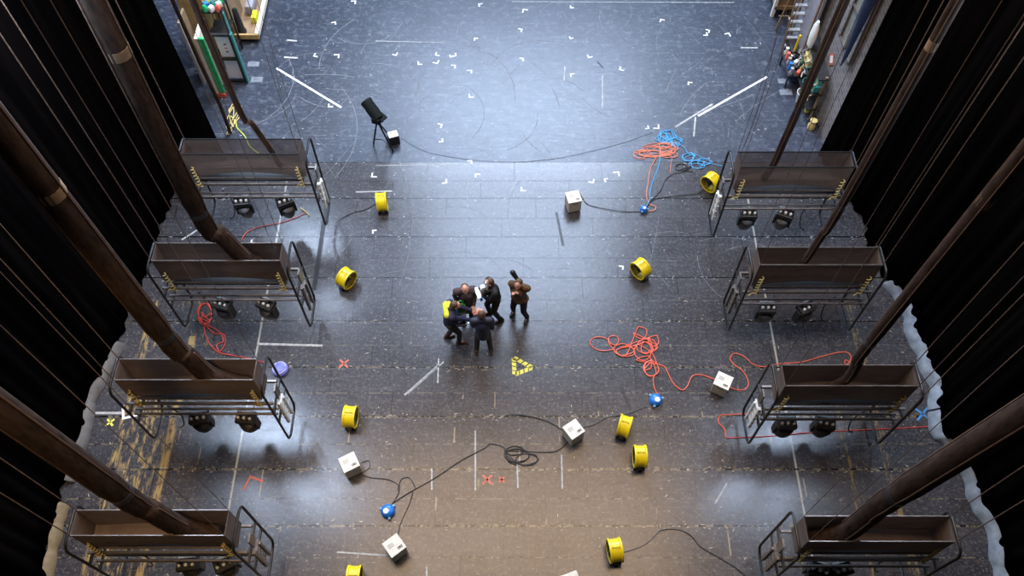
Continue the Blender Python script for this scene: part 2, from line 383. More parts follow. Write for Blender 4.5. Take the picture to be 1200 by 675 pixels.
# hazard triangle of striped tape
tri = [(602, 419), (624, 431), (603, 439)]
mbb, mby = MB(), MB()
for i in range(3):
    a, b_ = at(*tri[i]), at(*tri[(i + 1) % 3]); d = b_ - a; L = d.length; d.normalize(); n_ = Vector((-d.y, d.x, 0)) * .045
    z1, z2 = Vector((0, 0, .003)), Vector((0, 0, .005))
    mbb.quad(a + n_ + z1, b_ + n_ + z1, b_ - n_ + z1, a - n_ + z1)
    k = 4
    for j in range(k):
        p = a + d * (L * (j + .15) / k); q = a + d * (L * (j + .65) / k)
        mby.quad(p + n_ + z2, q + n_ + z2 + d * .03, q - n_ + z2, p - n_ + z2 - d * .03)
mbb.build('hazard_tape_base', 'black', fl); mby.build('hazard_tape_stripes', 'tapeyellow', fl)
# uncountable scratches and paint flecks
mb = MB(); rnd = random.Random(3)
for i in range(185):
    u = rnd.uniform(300, 900); v = rnd.uniform(0, 330) if i < 190 else rnd.uniform(330, 675)
    c = at(u, v, .0015); a = rnd.uniform(0, math.pi); L = rnd.choice([.2, .4, .8, 1.6]) * rnd.uniform(.5, 1.2); k = rnd.uniform(-1.2, 1.2); wd = rnd.uniform(.003, .006)
    if i > 150: L *= 2.2; wd = .008; u = rnd.uniform(320, 880); v = rnd.uniform(20, 180); c = at(u, v, .0015)
    prev = None
    for j in range(9):
        s_ = (j / 8 - .5) * L; aa = a + k * s_
        p = c + Vector((math.cos(a + k * s_ * .5) * s_, math.sin(a + k * s_ * .5) * s_, 0)); n_ = Vector((-math.sin(aa), math.cos(aa), 0)) * wd
        if prev: mb.quad(prev[0], p + n_, p - n_, prev[1])
        prev = (p + n_, p - n_)
tag(mb.build('floor_scratches', mat('scratch', (.16, .17, .19), .6, var=.5), fl), kind='stuff')
mb = MB(); mb2 = MB()
for i in range(2200):
    u = rnd.uniform(70, 1130); v = rnd.uniform(40, 675)
    rows_ = [13.39 - 1.105 * k for k in range(10)]
    c = at(u, v, .0015)
    if i % 3 and c.y < 13: c.y = min(rows_, key=lambda q: abs(q - c.y)) + rnd.gauss(0, .04)
    if abs(c.x) > 8.2: continue
    s_ = rnd.uniform(.006, .017); e = rnd.uniform(1, 3.5); a = rnd.uniform(0, math.pi) if i % 3 == 0 else rnd.gauss(0, .3)
    dx = Vector((math.cos(a), math.sin(a), 0)) * s_ * e; dy = Vector((-math.sin(a), math.cos(a), 0)) * s_ * .6
    (mb2 if v > 340 else mb).quad(c + dx, c + dy, c - dx, c - dy)
tag(mb.build('paint_flecks', mat('fleck_grey', (.50, .50, .50), .6, var=.4), fl), kind='stuff')
tag(mb2.build('paint_flecks', mat('fleck_tan', (.46, .39, .28), .6, var=.4), fl), kind='stuff')

# ------------------------------------------------------------------ drapes
def drape(name, hem, side, label, zt=13.5):
    pts = spline(hem, 14); vs = []; fs = []; n_ = 16; L = 0; prev = None
    zs = [.03 + (zt - .03) * (k / n_) ** 1.1 for k in range(n_ + 1)]
    for i, p in enumerate(pts):
        if prev: L += (p - prev).length
        prev = p
        t = (pts[min(i + 1, len(pts) - 1)] - pts[max(i - 1, 0)]).normalized(); nr = Vector((-t.y, t.x, 0))
        a = .035 * math.sin(L * 17.0) + .03 * math.sin(L * 6.1 + 1)
        for k, z in enumerate(zs):
            q = p + nr * a * (1 - .25 * k / n_) + Vector((side * .012 * z, 0, 0)); vs.append((q.x, q.y, z))
    m_ = n_ + 1
    for i in range(len(pts) - 1):
        for k in range(n_): fs.append((i * m_ + k, (i + 1) * m_ + k, (i + 1) * m_ + k + 1, i * m_ + k + 1))
    o = MB().add(vs, fs).build(name, 'serge', smooth=True)
    sol = o.modifiers.new('thickness', 'SOLIDIFY'); sol.thickness = .012
    return tag(o, label, 'curtain')
def hp(l): return [at(u, v) for u, v in l]
hemL = hp([(265, 187), (236, 200), (209, 218), (200, 240), (189, 263), (184, 290), (170, 325), (156, 350), (139, 402), (121, 437), (104, 470), (98, 505), (86, 535), (76, 565), (68, 600), (58, 640), (52, 680), (35, 760)])
hemR = hp([(957, 183), (975, 205), (992, 230), (1012, 262), (1020, 300), (1041, 331), (1056, 345), (1070, 372), (1070, 390), (1086, 416), (1088, 432), (1102, 452), (1098, 480), (1102, 508), (1117, 522), (1140, 560), (1150, 590), (1168, 622), (1176, 664), (1200, 740)])
drape('masking_curtain', hemL, -1, 'tall black pleated masking curtain along the left side of the stage')
drape('masking_curtain', hemR, 1, 'tall black masking curtain along the right side, pale lining kicked out at its hem')
def lining(outer, wd, label, x_in, mt='lining'):
    pts = spline([at(u, v, .05) for u, v in outer], 10); vs = []; fs = []
    for i, p in enumerate(pts):
        s_ = .10 * abs(math.sin(i * .31)) + .03 * math.sin(i * .9)
        vs += [(p.x, p.y, .14 + s_ * .5), (p.x + x_in * (wd * .45), p.y, .07 + s_ * .2), (p.x + x_in * (wd + .3 * s_), p.y, .012)]
    for i in range(len(pts) - 1):
        for k in range(2): fs.append((i * 3 + k, i * 3 + 3 + k, i * 3 + 4 + k, i * 3 + 1 + k))
    o = MB().add(vs, fs).build('curtain_lining', mt, smooth=True)
    o.modifiers.new('thickness', 'SOLIDIFY').thickness = .008
    return tag(o, label, 'fabric')
lining([(1041, 331), (1056, 345), (1070, 372), (1072, 390), (1086, 416), (1089, 432), (1101, 452), (1099, 480)], .19, 'pale grey scalloped hem lining beside the third hanging tray on the right', -1)
lining([(1099, 482), (1102, 508), (1117, 522), (1140, 560), (1148, 590), (1168, 622), (1174, 662), (1186, 700)], .17, 'bluish white scalloped lining strip by the nearest tray on the right', -1)
lining([(139, 402), (121, 437), (104, 470), (98, 505), (88, 535), (78, 565)], .13, 'pale grey lining strip at the left curtain hem beside the third tray', 1, mat('dull_lining', (.13, .12, .11), .8, scale=6))
lining([(72, 590), (66, 612), (58, 645), (50, 685)], .13, 'lining strip coloured as gold-lit at the left curtain hem beside the nearest tray', 1, mat('gold_lit_lining', (.20, .15, .08), .8, scale=6))  # golden light on this stretch of lining is put into its colour

# ------------------------------------------------------------------ hanging lighting ladders
ORD = ['farthest', 'second', 'third', 'nearest']
def ladder(side, row, u, v, zt, L):
    """u, v: photo pixel of the inner back corner of the tray rim"""
    c = at(u, v, zt); sgn = -1 if side == 'left' else 1          # outward direction
    yb = c.y; W = .40; yf = yb - W; hz = .74; xi = c.x; xo = xi + sgn * L; xc = (xi + xo) / 2
    root = empty('hanging_ladder', (xc, yb - W / 2, zt - 2.25), 0,
        f'{ORD[row]} hanging steel lighting ladder on the {side}, with brown cable tray', 'lighting ladder', f'hanging lighting ladders along the {side} side')
    O = root.location
    def B(mb, name, mt, smooth=False, parent=None):
        mb.v = [tuple(Vector(p) - O) for p in mb.v]; return mb.build(name, mt, parent or root, smooth)
    # tray: four cloth panels and a sagging bottom, hems arched in the middle
    n_ = 16; mb = MB(); vs = []; fs = []
    for i in range(n_ + 1):
        x = xi + (xo - xi) * i / n_; arch = .13 * max(0, math.sin(math.pi * i / n_)) ** 1.5
        vs += [(x, yf, zt), (x, yf, zt - hz * .5), (x, yf + .02, zt - hz + arch), (x, yb - .02, zt - hz + arch), (x, yb, zt - hz * .5), (x, yb, zt)]
    for i in range(n_):
        for k in range(5): fs.append((i * 6 + k, i * 6 + 6 + k, i * 6 + 7 + k, i * 6 + k + 1))
    mb.add(vs, fs)
    for x in (xi, xo): mb.quad((x, yf, zt), (x, yb, zt), (x, yb, zt - hz), (x, yf, zt - hz))
    tr = B(mb, 'cable_tray', 'gauze' if row else 'thingauze', False); tr.modifiers.new('thickness', 'SOLIDIFY').thickness = .006
    rim = MB().tube([(xi, yf, zt), (xi, yb, zt), (xo, yb, zt), (xo, yf, zt)], .014, 6, True)
    B(rim, 'tray_rim', 'steel' if row < 1 else 'railmetal', True, None)
    # end hoops
    for x, nm in ((xi - sgn * .16, 'in'), (xo + sgn * .04, 'out')):
        y0, y1, z0, z1 = yf - .22, yb + .10, zt - 2.25, zt; rr = .16; pts = []
        for (cy, cz, a0) in ((y1 - rr, z1 - rr, 0), (y0 + rr, z1 - rr, 90), (y0 + rr, z0 + rr, 180), (y1 - rr, z0 + rr, 270)):
            for k in range(6):
                a = R(a0 + k * 18); pts.append((x, cy + rr * math.cos(a), cz + rr * math.sin(a)))
        B(MB().tube(pts, .024, 8, True), 'end_hoop', 'steel', True)
        for zz_ in (zt - .95, zt - 1.35): B(MB().box((x, (y0 + y1) / 2, zz_), (.035, y1 - y0, .05)), 'cross_bar', 'steel')
    xa, xb = min(xi, xo) - .12, max(xi, xo) + .12
    for y_ in (yf - .02, yb + .02): B(MB().box((xc, y_, zt - .95), (xb - xa, .045, .07), bev=.006), 'rail', 'railmetal')
    B(MB().box((xc, yf + .2, zt - .93), (L * .92, .30, .03)), 'deck_plate', 'black')
    B(MB().box((xc, yf + .02, zt - .80), (L * .96, .03, .03)), 'tray_bottom_rail', 'railmetal')
    for y_ in (yf - .06, yf + .04):
        B(MB().tube([(xa, y_, zt - 1.33), (xb, y_, zt - 1.33)], .026, 10), 'fixture_pipe', 'railmetal', True)
    # end bracket with pale connectors and hinge plate
    xe = xi - sgn * .22
    B(MB().box((xe, yf + .12, zt - .72), (.03, .16, .34), bev=.005), 'hinge_plate', 'railmetal')
    pale_ = 'silver' if row in (0, 2) else 'railmetal'
    mb = MB().box((xe, yf - .02, zt - 1.35), (.06, .07, .85), bev=.01).box((xe - sgn * .02, yf + .17, zt - 1.45), (.05, .05, .75), bev=.01)
    for k in range(4): mb.box((xe, yf + .08, zt - 1.08 - .18 * k), (.035, .30, .045))
    B(mb, 'connector_strip', pale_ if pale_ != 'silver' else 'white')
    # knotted hemp ties
    for x in (xi + sgn * .14, xo - sgn * .10):
        mb = MB(); p0 = Vector((x, yf - .03, zt - .40)); p1 = Vector((x - sgn * .03, yf - .06, zt - .98)); pts = []
        for k in range(41):
            t = k / 40; pts.append(p0.lerp(p1, t) + Vector((.035 * math.sin(t * 40), .02 * math.cos(t * 40), 0)))
        mb.tube(pts, .013, 5); mb.tube([p1, p1 + Vector((-.08, -.03, .10)), p1 + Vector((-.12, -.04, .02))], .012, 5)
        B(mb, 'rope_tie', 'hemp')
    # suspension wires
    for x in (xi, xo):
        for y_ in (yf, yb):
            B(MB().tube([(x, y_, zt), (x + sgn * .02, y_, 17.5)], .0055 if x == xi else .009, 5), 'suspension_wire', 'wire')
    # loose cable loops hanging outboard
    q = Vector((xo - sgn * .45, yf + .1, zt - 1.33))
    B(MB().tube(spline([q, q + Vector((-sgn * .12, -.02, -.35)), q + Vector((-sgn * .05, -.04, -.8)), q + Vector((sgn * .1, -.02, -1.0))], 6), .014, 6), 'loose_cable', 'rubber')
    return dict(root=root, xi=xi, xo=xo, xc=xc, yf=yf, yb=yb, zt=zt, sgn=sgn, side=side, row=row)
LD = [ladder('left', i, u, v, 2.65, 2.41) for i, (u, v) in enumerate([(353, 163), (331, 285), (301, 421), (268, 598)])]
RD = [ladder('right', i, u, v, 2.52, 2.32) for i, (u, v) in enumerate([(865, 178), (887, 290), (916, 428), (942, 605)])]

# moving-head lamp
def make_lamp():
    t = empty('stage_light', (0, 0, 0))
    # origin at the clamp; hangs down
    for x in (-.09, .09):
        MB().tube([(x, 0, .035), (x, .035, 0), (x, 0, -.035), (x, -.035, 0)], .011, 6, True).box((x, 0, -.05), (.04, .05, .05)).build('clamp', 'steel', t)
    MB().box((0, 0, -.13), (.36, .26, .12), bev=.02).build('base_box', 'black', t)
    for x in (-.11, 0, .11):
        MB().lathe([(.028, 0), (.03, .05), (.018, .06)], Matrix.Translation((x, -.05, -.07)), 10).build('connector', 'white', t)
    MB().box((0, .09, -.06), (.30, .04, .03), bev=.004).build('handle_bar', 'silver', t)
    mb = MB()
    for x in (-.17, .17): mb.box((x, 0, -.33), (.045, .14, .34), bev=.012)
    mb.box((0, 0, -.2), (.34, .14, .04), bev=.01); mb.build('yoke', 'black', t)
    mt = Matrix.Translation((0, -.02, -.42)) @ Matrix.Rotation(R(200), 4, 'X')
    hd = MB().lathe([(.06, -.20), (.125, -.18), (.15, -.08), (.155, .06), (.13, .19), (.10, .30), (.095, .31)], mt, 20).build('lamp_head', 'black', t, True)
    MB().lathe([(.085, .311), (.07, .322), (.02, .328)], mt, 20).build('lens', 'glass', hd, True)
    return t
proto = make_lamp(); used = False
for G, offs in ((LD, [(.62, 1.55), (.62, 1.50), (.52, 1.40), (.42, 1.05)]), (RD, [(.50, 1.30), (.50, 1.30), (.42, 1.15), (.62, 1.0)])):
    for d, (a, b_) in zip(G, offs):
        for j, k in enumerate((a, b_)):
            o = copy_tree(proto) if used else proto; used = True
            o.location = (d['xi'] + d['sgn'] * k, d['yf'] - .06, d['zt'] - 1.375); o.rotation_euler = (0, 0, random.uniform(-.5, .5))
            tag(o, f"{'inner' if j == 0 else 'outer'} black stage light hanging under the {ORD[d['row']]} ladder on the {d['side']}", 'stage light', 'stage lights under the hanging ladders')

# thick cable looms dropping into the trays
def loom(d, knot, dx, top, r, endx, name='cable_loom'):
    xc, yc, zt, s_ = d['xc'], (d['yf'] + d['yb']) / 2, d['zt'], d['sgn']
    bx = xc + s_ * dx
    def onplane(u, v):          # the point of the vertical plane y = yc seen at (u, v)
        y = (V0 - v) / F; return at(u, v, H - yc * (ct - y * st) / (st + y * ct))
    kp = onplane(*knot); t0 = onplane(*top); tp = kp + (t0 - kp) * ((16.5 - kp.z) / (t0.z - kp.z))
    ent = Vector((bx, yc, zt - .1))
    pts = spline([(bx - s_ * endx, yc, zt - .60), (bx - s_ * endx * .5, yc, zt - .47), tuple(ent), tuple(ent.lerp(kp, .5)), kp, tuple(kp.lerp(tp, .5)), tuple(tp)], 10)
    n_ = len(pts); rs = []
    for i, p in enumerate(pts):
        dk = (p - kp).length; rr = r * (1 - .12 * math.exp(-(dk / .12) ** 2) + .10 * math.exp(-((dk - .25) / .15) ** 2)); rs.append(rr if p.z < kp.z else rr * 1.12)
    t = empty(name, pts[0], 0, f"thick black sleeved cable loom dropping into the {ORD[d['row']]} tray on the {d['side']}", 'cable', 'cable looms hanging into the trays')
    O = t.location
    def B(mb, nm, mt): mb.v = [tuple(Vector(p) - O) for p in mb.v]; return mb.build(nm, mt, t, True)
    B(MB().tube(pts, rs, 14), 'sleeve', 'hose')
    T = (kp.lerp(tp, .05) - kp).normalized()
    B(MB().tube([kp - T * .06, kp + T * .06], r * 1.08, 12), 'tie', 'rubber')
    # second tie higher up with tan tape
    k2 = kp.lerp(tp, .30); B(MB().tube([k2 - T * .12, k2 + T * .05], r * 1.13, 12), 'tape_wrap', 'brownboard')
    for a in range(3):
        aa = a * 2.1; off = Vector((math.cos(aa), math.sin(aa), 0)) * r * 1.05
        B(MB().tube([p + off * (q / r) for p, q in list(zip(pts, rs))[20:]], .012, 5), 'lashed_rope', 'wire')
    return t
loom(LD[0], (273, 113), -.58, (226, 0), .055, .1)
loom(LD[1], (232, 248), -.42, (108, 0), .16, .5)
loom(LD[2], (192, 392), -.32, (0, 150), .16, .6)
loom(LD[3], (142, 578), -.40, (0, 477), .155, .5)
loom(RD[0], (935, 128), -.42, (990, 0), .07, .1)
loom(RD[1], (986, 242), -.22, (1122, 0), .07, .2)
loom(RD[2], (1020, 402), 0, (1200, 180), .085, .35)
loom(RD[3], (1052, 580), -.45, (1200, 487), .155, .45)

# ------------------------------------------------------------------ yellow fans
def make_fan():
    t = empty('floor_fan', (0, 0, 0))                 # axis along local X, drum of 0.42 m
    r, wd, zc = .215, .24, .245; mt = Matrix.Translation((0, 0, zc)) @ Matrix.Rotation(R(90), 4, 'Y')
    h = wd / 2
    prof = [(r - .02, -h), (r + .012, -h), (r + .014, -h + .03), (r - .004, -h + .045), (r - .008, 0), (r - .004, h - .045), (r + .014, h - .03), (r + .012, h), (r - .02, h), (r - .028, 0)]
    MB().lathe(prof, mt, 32, True).build('drum', 'yellow', t, True)
    for sx in (-1, 1):
        mb = MB()
        for rr in (.05, .085, .12, .155, .19):
            mb.tube([(sx * (h - .015), rr * math.cos(2 * math.pi * k / 24), zc + rr * math.sin(2 * math.pi * k / 24)) for k in range(24)], .004, 5, True)
        for k in range(8):
            a = k * math.pi / 4; mb.tube([(sx * (h - .015), .03 * math.cos(a), zc + .03 * math.sin(a)), (sx * (h - .015), .195 * math.cos(a), zc + .195 * math.sin(a))], .004, 5)
        mb.build('grille', 'black', t)
    MB().lathe([(.055, -.07), (.06, 0), (.055, .07)], mt, 16).build('motor', 'black', t, True)
    for k in range(5):
        a = k * 2 * math.pi / 5; mb = MB()
        c0 = Vector((0, math.cos(a), math.sin(a))); tt = Vector((0, -math.sin(a), math.cos(a))); z0 = Vector((0, 0, zc))
        p = [z0 + c0 * .05 + tt * .03 + Vector((.03, 0, 0)), z0 + c0 * .17 + tt * .06 + Vector((.035, 0, 0)), z0 + c0 * .17 - tt * .05 + Vector((-.035, 0, 0)), z0 + c0 * .05 - tt * .03 + Vector((-.03, 0, 0))]
        e = Vector((.006, 0, 0)); mb.add([x - e for x in p] + [x + e for x in p], [(0, 1, 2, 3), (7, 6, 5, 4), (0, 4, 5, 1), (1, 5, 6, 2), (2, 6, 7, 3), (3, 7, 4, 0)]); mb.build('blade', 'black', t)
    for sx in (-1, 1):
        x = sx * (h - .02)
        MB().tube([(x, -.19, .014), (x, -.13, .07), (x, 0, .04), (x, .13, .07), (x, .19, .014)], .014, 6).build('foot', 'black', t)
    MB().tube([(-.06, 0, zc + r), (-.06, 0, zc + r + .03), (.06, 0, zc + r + .03), (.06, 0, zc + r)], .012, 6).build('handle', 'yellow', t)
    MB().box((.0, -.20, zc - .12), (.09, .07, .10), bev=.01).build('switch_box', 'black', t)
    return t
fanp = make_fan(); first = True
fans = [(449, 244, 8, 'upright yellow drum fan seen edge-on below the tripod lamp, near the farthest left tray'),
        (408, 333, -32, 'yellow drum fan turned with its open mouth to the left, beside the second left tray'),
        (749, 322, 38, 'yellow drum fan standing alone right of the five people'),
        (831, 221, 42, 'yellow drum fan beside the blue cable tangle and the farthest right tray'),
        (413, 494, -4, 'yellow drum fan edge-on at left centre, beside the third left tray'),
        (730, 505, -18, 'tilted yellow drum fan below the orange cable tangle, the upper of the close pair'),
        (748, 540, 0, 'yellow drum fan edge-on, the lower of the close pair right of the white box'),
        (719, 649, 8, 'yellow drum fan at the bottom edge right of centre'),
        (418, 681, 0, 'yellow drum fan cut by the bottom edge of the photo, left of centre')]
for u, v, deg, lab in fans:
    o = fanp if first else copy_tree(fanp); first = False
    o.location = at(u, v); o.rotation_euler = (0, 0, R(deg)); tag(o, lab, 'fan', 'yellow drum fans on the stage floor')

# ------------------------------------------------------------------ white boxes
def make_box():
    t = empty('equipment_box', (0, 0, 0))
    MB().box((0, 0, .21), (.31, .31, .36), bev=.012).build('body', 'creamside', t)
    MB().box((0, 0, .398), (.325, .325, .02), bev=.006).build('lid', 'cream', t)
    mb = MB()
    for x, y_, a, b_ in ((.07, -.07, .09, .012), (.07, -.10, .09, .012), (.03, -.085, .012, .05), (.11, -.085, .012, .05), (.07, -.085, .03, .03)):
        mb.box((x, y_, .4095), (a, b_, .002))
    for y_ in (0, .03, .06): mb.box((-.05, y_, .4095), (.11, .008, .002))
    mb.build('printed_marks', 'black', t)
    MB().tube([(-.05, -.155, .36), (-.05, -.185, .37), (.05, -.185, .37), (.05, -.155, .36)], .010, 6).build('handle', 'rubber', t)
    for x in (-.12, .12):
        for y_ in (-.12, .12): MB().lathe([(.02, 0), (.024, .03)], Matrix.Translation((x, y_, .0)), 10).build('foot', 'rubber', t)
    return t
bxp = make_box(); first = True
for u, v, deg, lab in [(671, 243, 14, 'tall cream white box upstage, right of centre, with a thin black lead'),
                       (843, 456, -28, 'white topped box beside the third right tray with an orange cable running past it'),
                       (671, 512, 35, 'white box with printed lid left of the close pair of yellow fans'),
                       (413, 550, 28, 'white box left of centre, above and left of the blue round socket'),
                       (465, 646, 38, 'white box with printed lid below the blue round socket near the bottom'),
                       (668, 688, 20, 'white box cut by the bottom edge of the photo')]:
    o = bxp if first else copy_tree(bxp); first = False
    o.location = at(u, v); o.rotation_euler = (0, 0, R(deg)); tag(o, lab, 'box', 'white boxes on the stage floor')

# ------------------------------------------------------------------ blue round sockets
def socket(u, v, lab, r=.13, violet=False):
    p = at(u, v); t = empty('socket_reel', p, random.uniform(0, 6), lab, 'power socket')
    MB().lathe([(r, 0), (r * 1.02, .03), (r * .98, .09), (r * .72, .13), (r * .3, .145)], n=22).build('body', 'violet' if violet else 'bluebox', t, True)
    if violet:
        for k in range(4): MB().tube([(r * .8 * math.cos(a) , r * .8 * math.sin(a), .10 + .03 * math.sin(a * 3 + k)) for a in [2 * math.pi * j / 16 for j in range(16)]], .012, 5, True).build('coil', 'lilac', t)
    else:
        MB().lathe([(r * .42, .128), (r * .42, .15), (r * .1, .155)], Matrix.Translation((r * .15, r * .2, 0)), 14).build('cap', 'white', t, True)
        for k in range(3):
            a = k * 2.1; MB().tube([(r * .8 * math.cos(a), r * .8 * math.sin(a), .07), (r * 1.25 * math.cos(a), r * 1.25 * math.sin(a), .06)], .025, 10).build('outlet', 'lightblue', t)
socket(768, 470, 'blue round floor socket at the end of the orange cable tangle')
socket(455, 600, 'bright blue round floor socket near the bottom left with a pale centre')
socket(754, 247, 'small dark blue round socket upstage fed by pink and blue leads', .085)
socket(329, 434, 'violet blue coil bundle on the floor beside the third left tray', .17, True)

# ------------------------------------------------------------------ cables on the floor
def cable(name, pts, r, mt, label, per=8, cat='cable', zn=True, group=None):
    P = [at(u, v, r + .003) for u, v in pts]; Q = spline(P, per)
    if zn:
        for i, q in enumerate(Q): q.z = r + .003 + .012 * (0.5 + .5 * math.sin(i * .37))
    o = MB().tube(Q, r, 6).build(name, mt, smooth=True, origin=P[0])
    return tag(o, label, cat, group)
def loops(cs, rnd, j=.0):
    out = []
    for cx, cy, rx, ry, turns in cs:
        a0 = rnd.uniform(0, 6.28); d = rnd.choice((-1, 1)); k = int(7 * turns)
        cx0, cy0 = cx, cy
        for i in range(k):
            cx = cx0 + rnd.uniform(-j, j) * rx; cy = cy0 + rnd.uniform(-j, j) * ry; a = a0 + d * i * 2 * math.pi / 7; jj = rnd.uniform(.85, 1.12); out.append((cx + rx * jj * math.cos(a), cy + ry * jj * math.sin(a)))
    return out
def z8(pts): return [(680 + x / 4.5, 370 + y / 4.5) for x, y in pts]
rl = random.Random(11)
core = [(a, b_, c, d, t) for a, b_, c, d, t in [(175,130,28,26,1.2),(225,180,55,30,1.3),(320,90,34,32,1.0),(350,160,55,38,1.4),(385,135,26,28,1.1),(240,190,50,26,1.2),(330,190,45,55,1.2),(350,170,28,34,1.2),(375,280,38,42,2.1),(340,250,40,40,.9)]]
pth = z8([(170,180),(120,185),(70,170),(52,140),(75,115),(120,115),(150,130)]) + z8(loops(core, rl)) + z8([(430,262),(460,300),(490,355),(535,393),(565,370),(590,320),(640,312),(690,330),(715,338)])
cable('extension_cable', pth, .0105, 'orange', 'long orange cable in a loose tangle right of centre, running on to the white box')
cable('extension_cable', z8([(380,240),(400,300),(385,330),(390,380),(408,415)]), .0105, 'orange', 'short orange lead dropping from the tangle to the blue socket')
zr = lambda pts: [(850 + x / 4.615, 405 + y / 4.615) for x, y in pts]
cable('extension_cable', [(851, 452), (860, 456), (870, 457)] + zr([(110,235),(125,200),(95,140),(45,100),(25,70),(50,42),(100,60),(150,100),(210,115),(300,98),(420,88),(520,60),(600,40),(660,38),(680,65),(665,98),(645,95),(650,78),(668,85)]), .0105, 'orange', 'orange cable snaking from the box on the right behind the third right tray', 8)
cable('extension_cable', [(850,512),(849,503),(842,495),(844,487),(856,486),(880,485)], .0105, 'orange', 'short orange lead by the inner end of the third right tray')
cable('thin_red_cable', zr([(0,500),(150,495),(300,485),(500,468),(700,458),(900,450),(1060,440),(1140,432)]), .009, 'red', 'thin red lead lying straight across the floor under the third right tray')
pk = random.Random(5)
z7 = lambda pts: [(730 + x / 5.62, 140 + y / 5.62) for x, y in pts]
cable('cable_tangle', z7(loops([(230,205,100,38,4.2),(290,195,60,40,3.2),(190,225,90,20,3.2),(120,230,45,26,2.1),(270,175,50,20,2.2),(300,230,50,18,2.1)], pk, .28)) + z7([(320,250),(315,300),(310,350)]), .007, 'salmon', 'salmon pink cable heaped in flat loops upstage right')
cable('thin_pink_cable', z7([(220,250),(180,330),(165,420),(155,510),(180,560),(215,575),(205,600),(160,603)]), .010, 'salmon', 'pink lead running down from the heap to the small blue socket')
cable('cable_tangle', z7(loops([(265,120,46,30,3.2),(295,105,48,28,3.2),(350,150,40,26,3.1),(330,140,50,20,1.5)], pk, .3)) + z7([(395,180),(430,225)]) + z7(loops([(435,250,36,28,2.2),(460,255,50,22,1.2),(490,295,45,28,2.2),(535,280,40,24,2.1)], pk, .22)) + z7([(600,295),(660,310)]), .008, 'blue', 'sky blue cable in loops trailing to the farthest right tray')
cable('thin_blue_cable', z7([(245,240),(235,310),(200,400),(180,470),(175,530),(150,580)]), .010, 'blue', 'blue lead running from the coils down to the small blue socket')
cable('black_cable', z7([(140,590),(180,540),(240,480),(262,440),(280,400),(330,360),(400,345),(450,310)]) + z7(loops([(385,315,40,22,2.2)], pk)) + z7([(460,345)]), .007, 'rubber', 'black lead with loops between the small blue socket and the blue coils')
cable('black_cable', z7([(150,595),(200,530),(300,510),(400,498),(480,490),(525,470)]), .007, 'rubber', 'black lead from the small blue socket to the fan by the right tray')
cable('black_cable', [(679,226),(687,238),(700,243),(730,248),(750,248)], .007, 'rubber', 'black lead from the upstage cream box to the small blue socket')
cable('black_cable', [(470,162),(500,178),(550,187),(600,190),(650,186),(690,178),(735,166),(765,155)], .0035, 'rubber', 'thin black lead curving across upstage from the tripod lamp')
cable('black_cable', [(398,258),(412,250),(430,245),(444,236)], .007, 'rubber', 'black lead from the edge-on fan towards the farthest left tray')
cable('black_cable', [(758,476),(735,485),(712,489),(695,498),(680,501)], .007, 'rubber', 'black lead between the blue socket and the white box past the tilted fan')
cable('black_cable', [(660,505),(648,497),(630,490),(605,486),(590,488)], .008, 'rubber', 'thin black lead leaving the white box towards centre')
cable('black_cable', [(424,542),(432,540),(433,548),(424,555),(436,560),(455,562),(468,570),(465,582),(458,592)], .007, 'rubber', 'black lead from the left white box to the bottom left socket')
cable('black_cable', [(460,590),(480,577),(510,560),(540,540),(568,525),(575,520),(590,524),(594,534),(605,545)] + loops([(606,534,14,8,2.3),(617,538,14,7,2.2),(603,528,10,6,2.2)], pk) + [(640,530),(655,527),(667,516)], .008, 'rubber', 'thin black cable with a small tangle at bottom centre')
cable('black_cable', [(487,572),(480,560),(470,562),(466,575)], .008, 'rubber', 'small black loop beside the bottom left socket')
cable('black_cable', [(484,575),(480,590),(470,612),(466,630)], .007, 'rubber', 'faint black lead down to the lower white box')
cable('black_cable', [(773,622),(785,620),(800,622),(812,630),(820,640),(840,652),(860,664),(875,676)], .007, 'rubber', 'black lead curving to the bottom edge right of centre')
cable('black_cable', [(720,650),(745,643),(760,635),(773,622)], .006, 'rubber', 'thin lead from the bottom right fan')
zl = lambda pts: [(110 + x / 4.615, 405 + y / 4.615) for x, y in pts]
cable('red_cable_tangle', [(236,358),(244,356),(249,364),(240,372),(236,366),(246,378)] + loops([(240,368,8,12,2.2)], pk) + [(250,390),(262,392),(264,402),(258,412),(254,404),(262,400),(256,388),(240,382)] + [(244,400),(256,413),(270,416),(290,420),(312,426)], .012, 'red', 'red cable in loops on the floor between the second and third left trays')
cable('thin_red_cable', [(283,282),(290,272),(305,266),(325,262),(345,256),(358,250)], .010, 'red', 'red lead curving under the farthest left tray')
cable('extension_cable', [(352,244),(360,250),(362,253)], .016, 'hemp', 'short yellow plug lead under the farthest left tray')
cable('yellow_cable', [(270,136),(276,142),(278,150),(287,160),(293,172),(303,180),(310,187)], .014, 'rope', 'yellow green rope trailing from the left wing to the farthest left tray')
for pts_, lb in (([(912, 30), (903, 70), (895, 105), (880, 150), (868, 180)], 'thin black line crossing the floor towards the farthest right tray'),
                 ([(319, 60), (330, 110), (340, 150), (352, 178)], 'thin black line on the floor above the farthest left tray')):
    cable('black_cable', pts_, .007, 'rubber', lb)

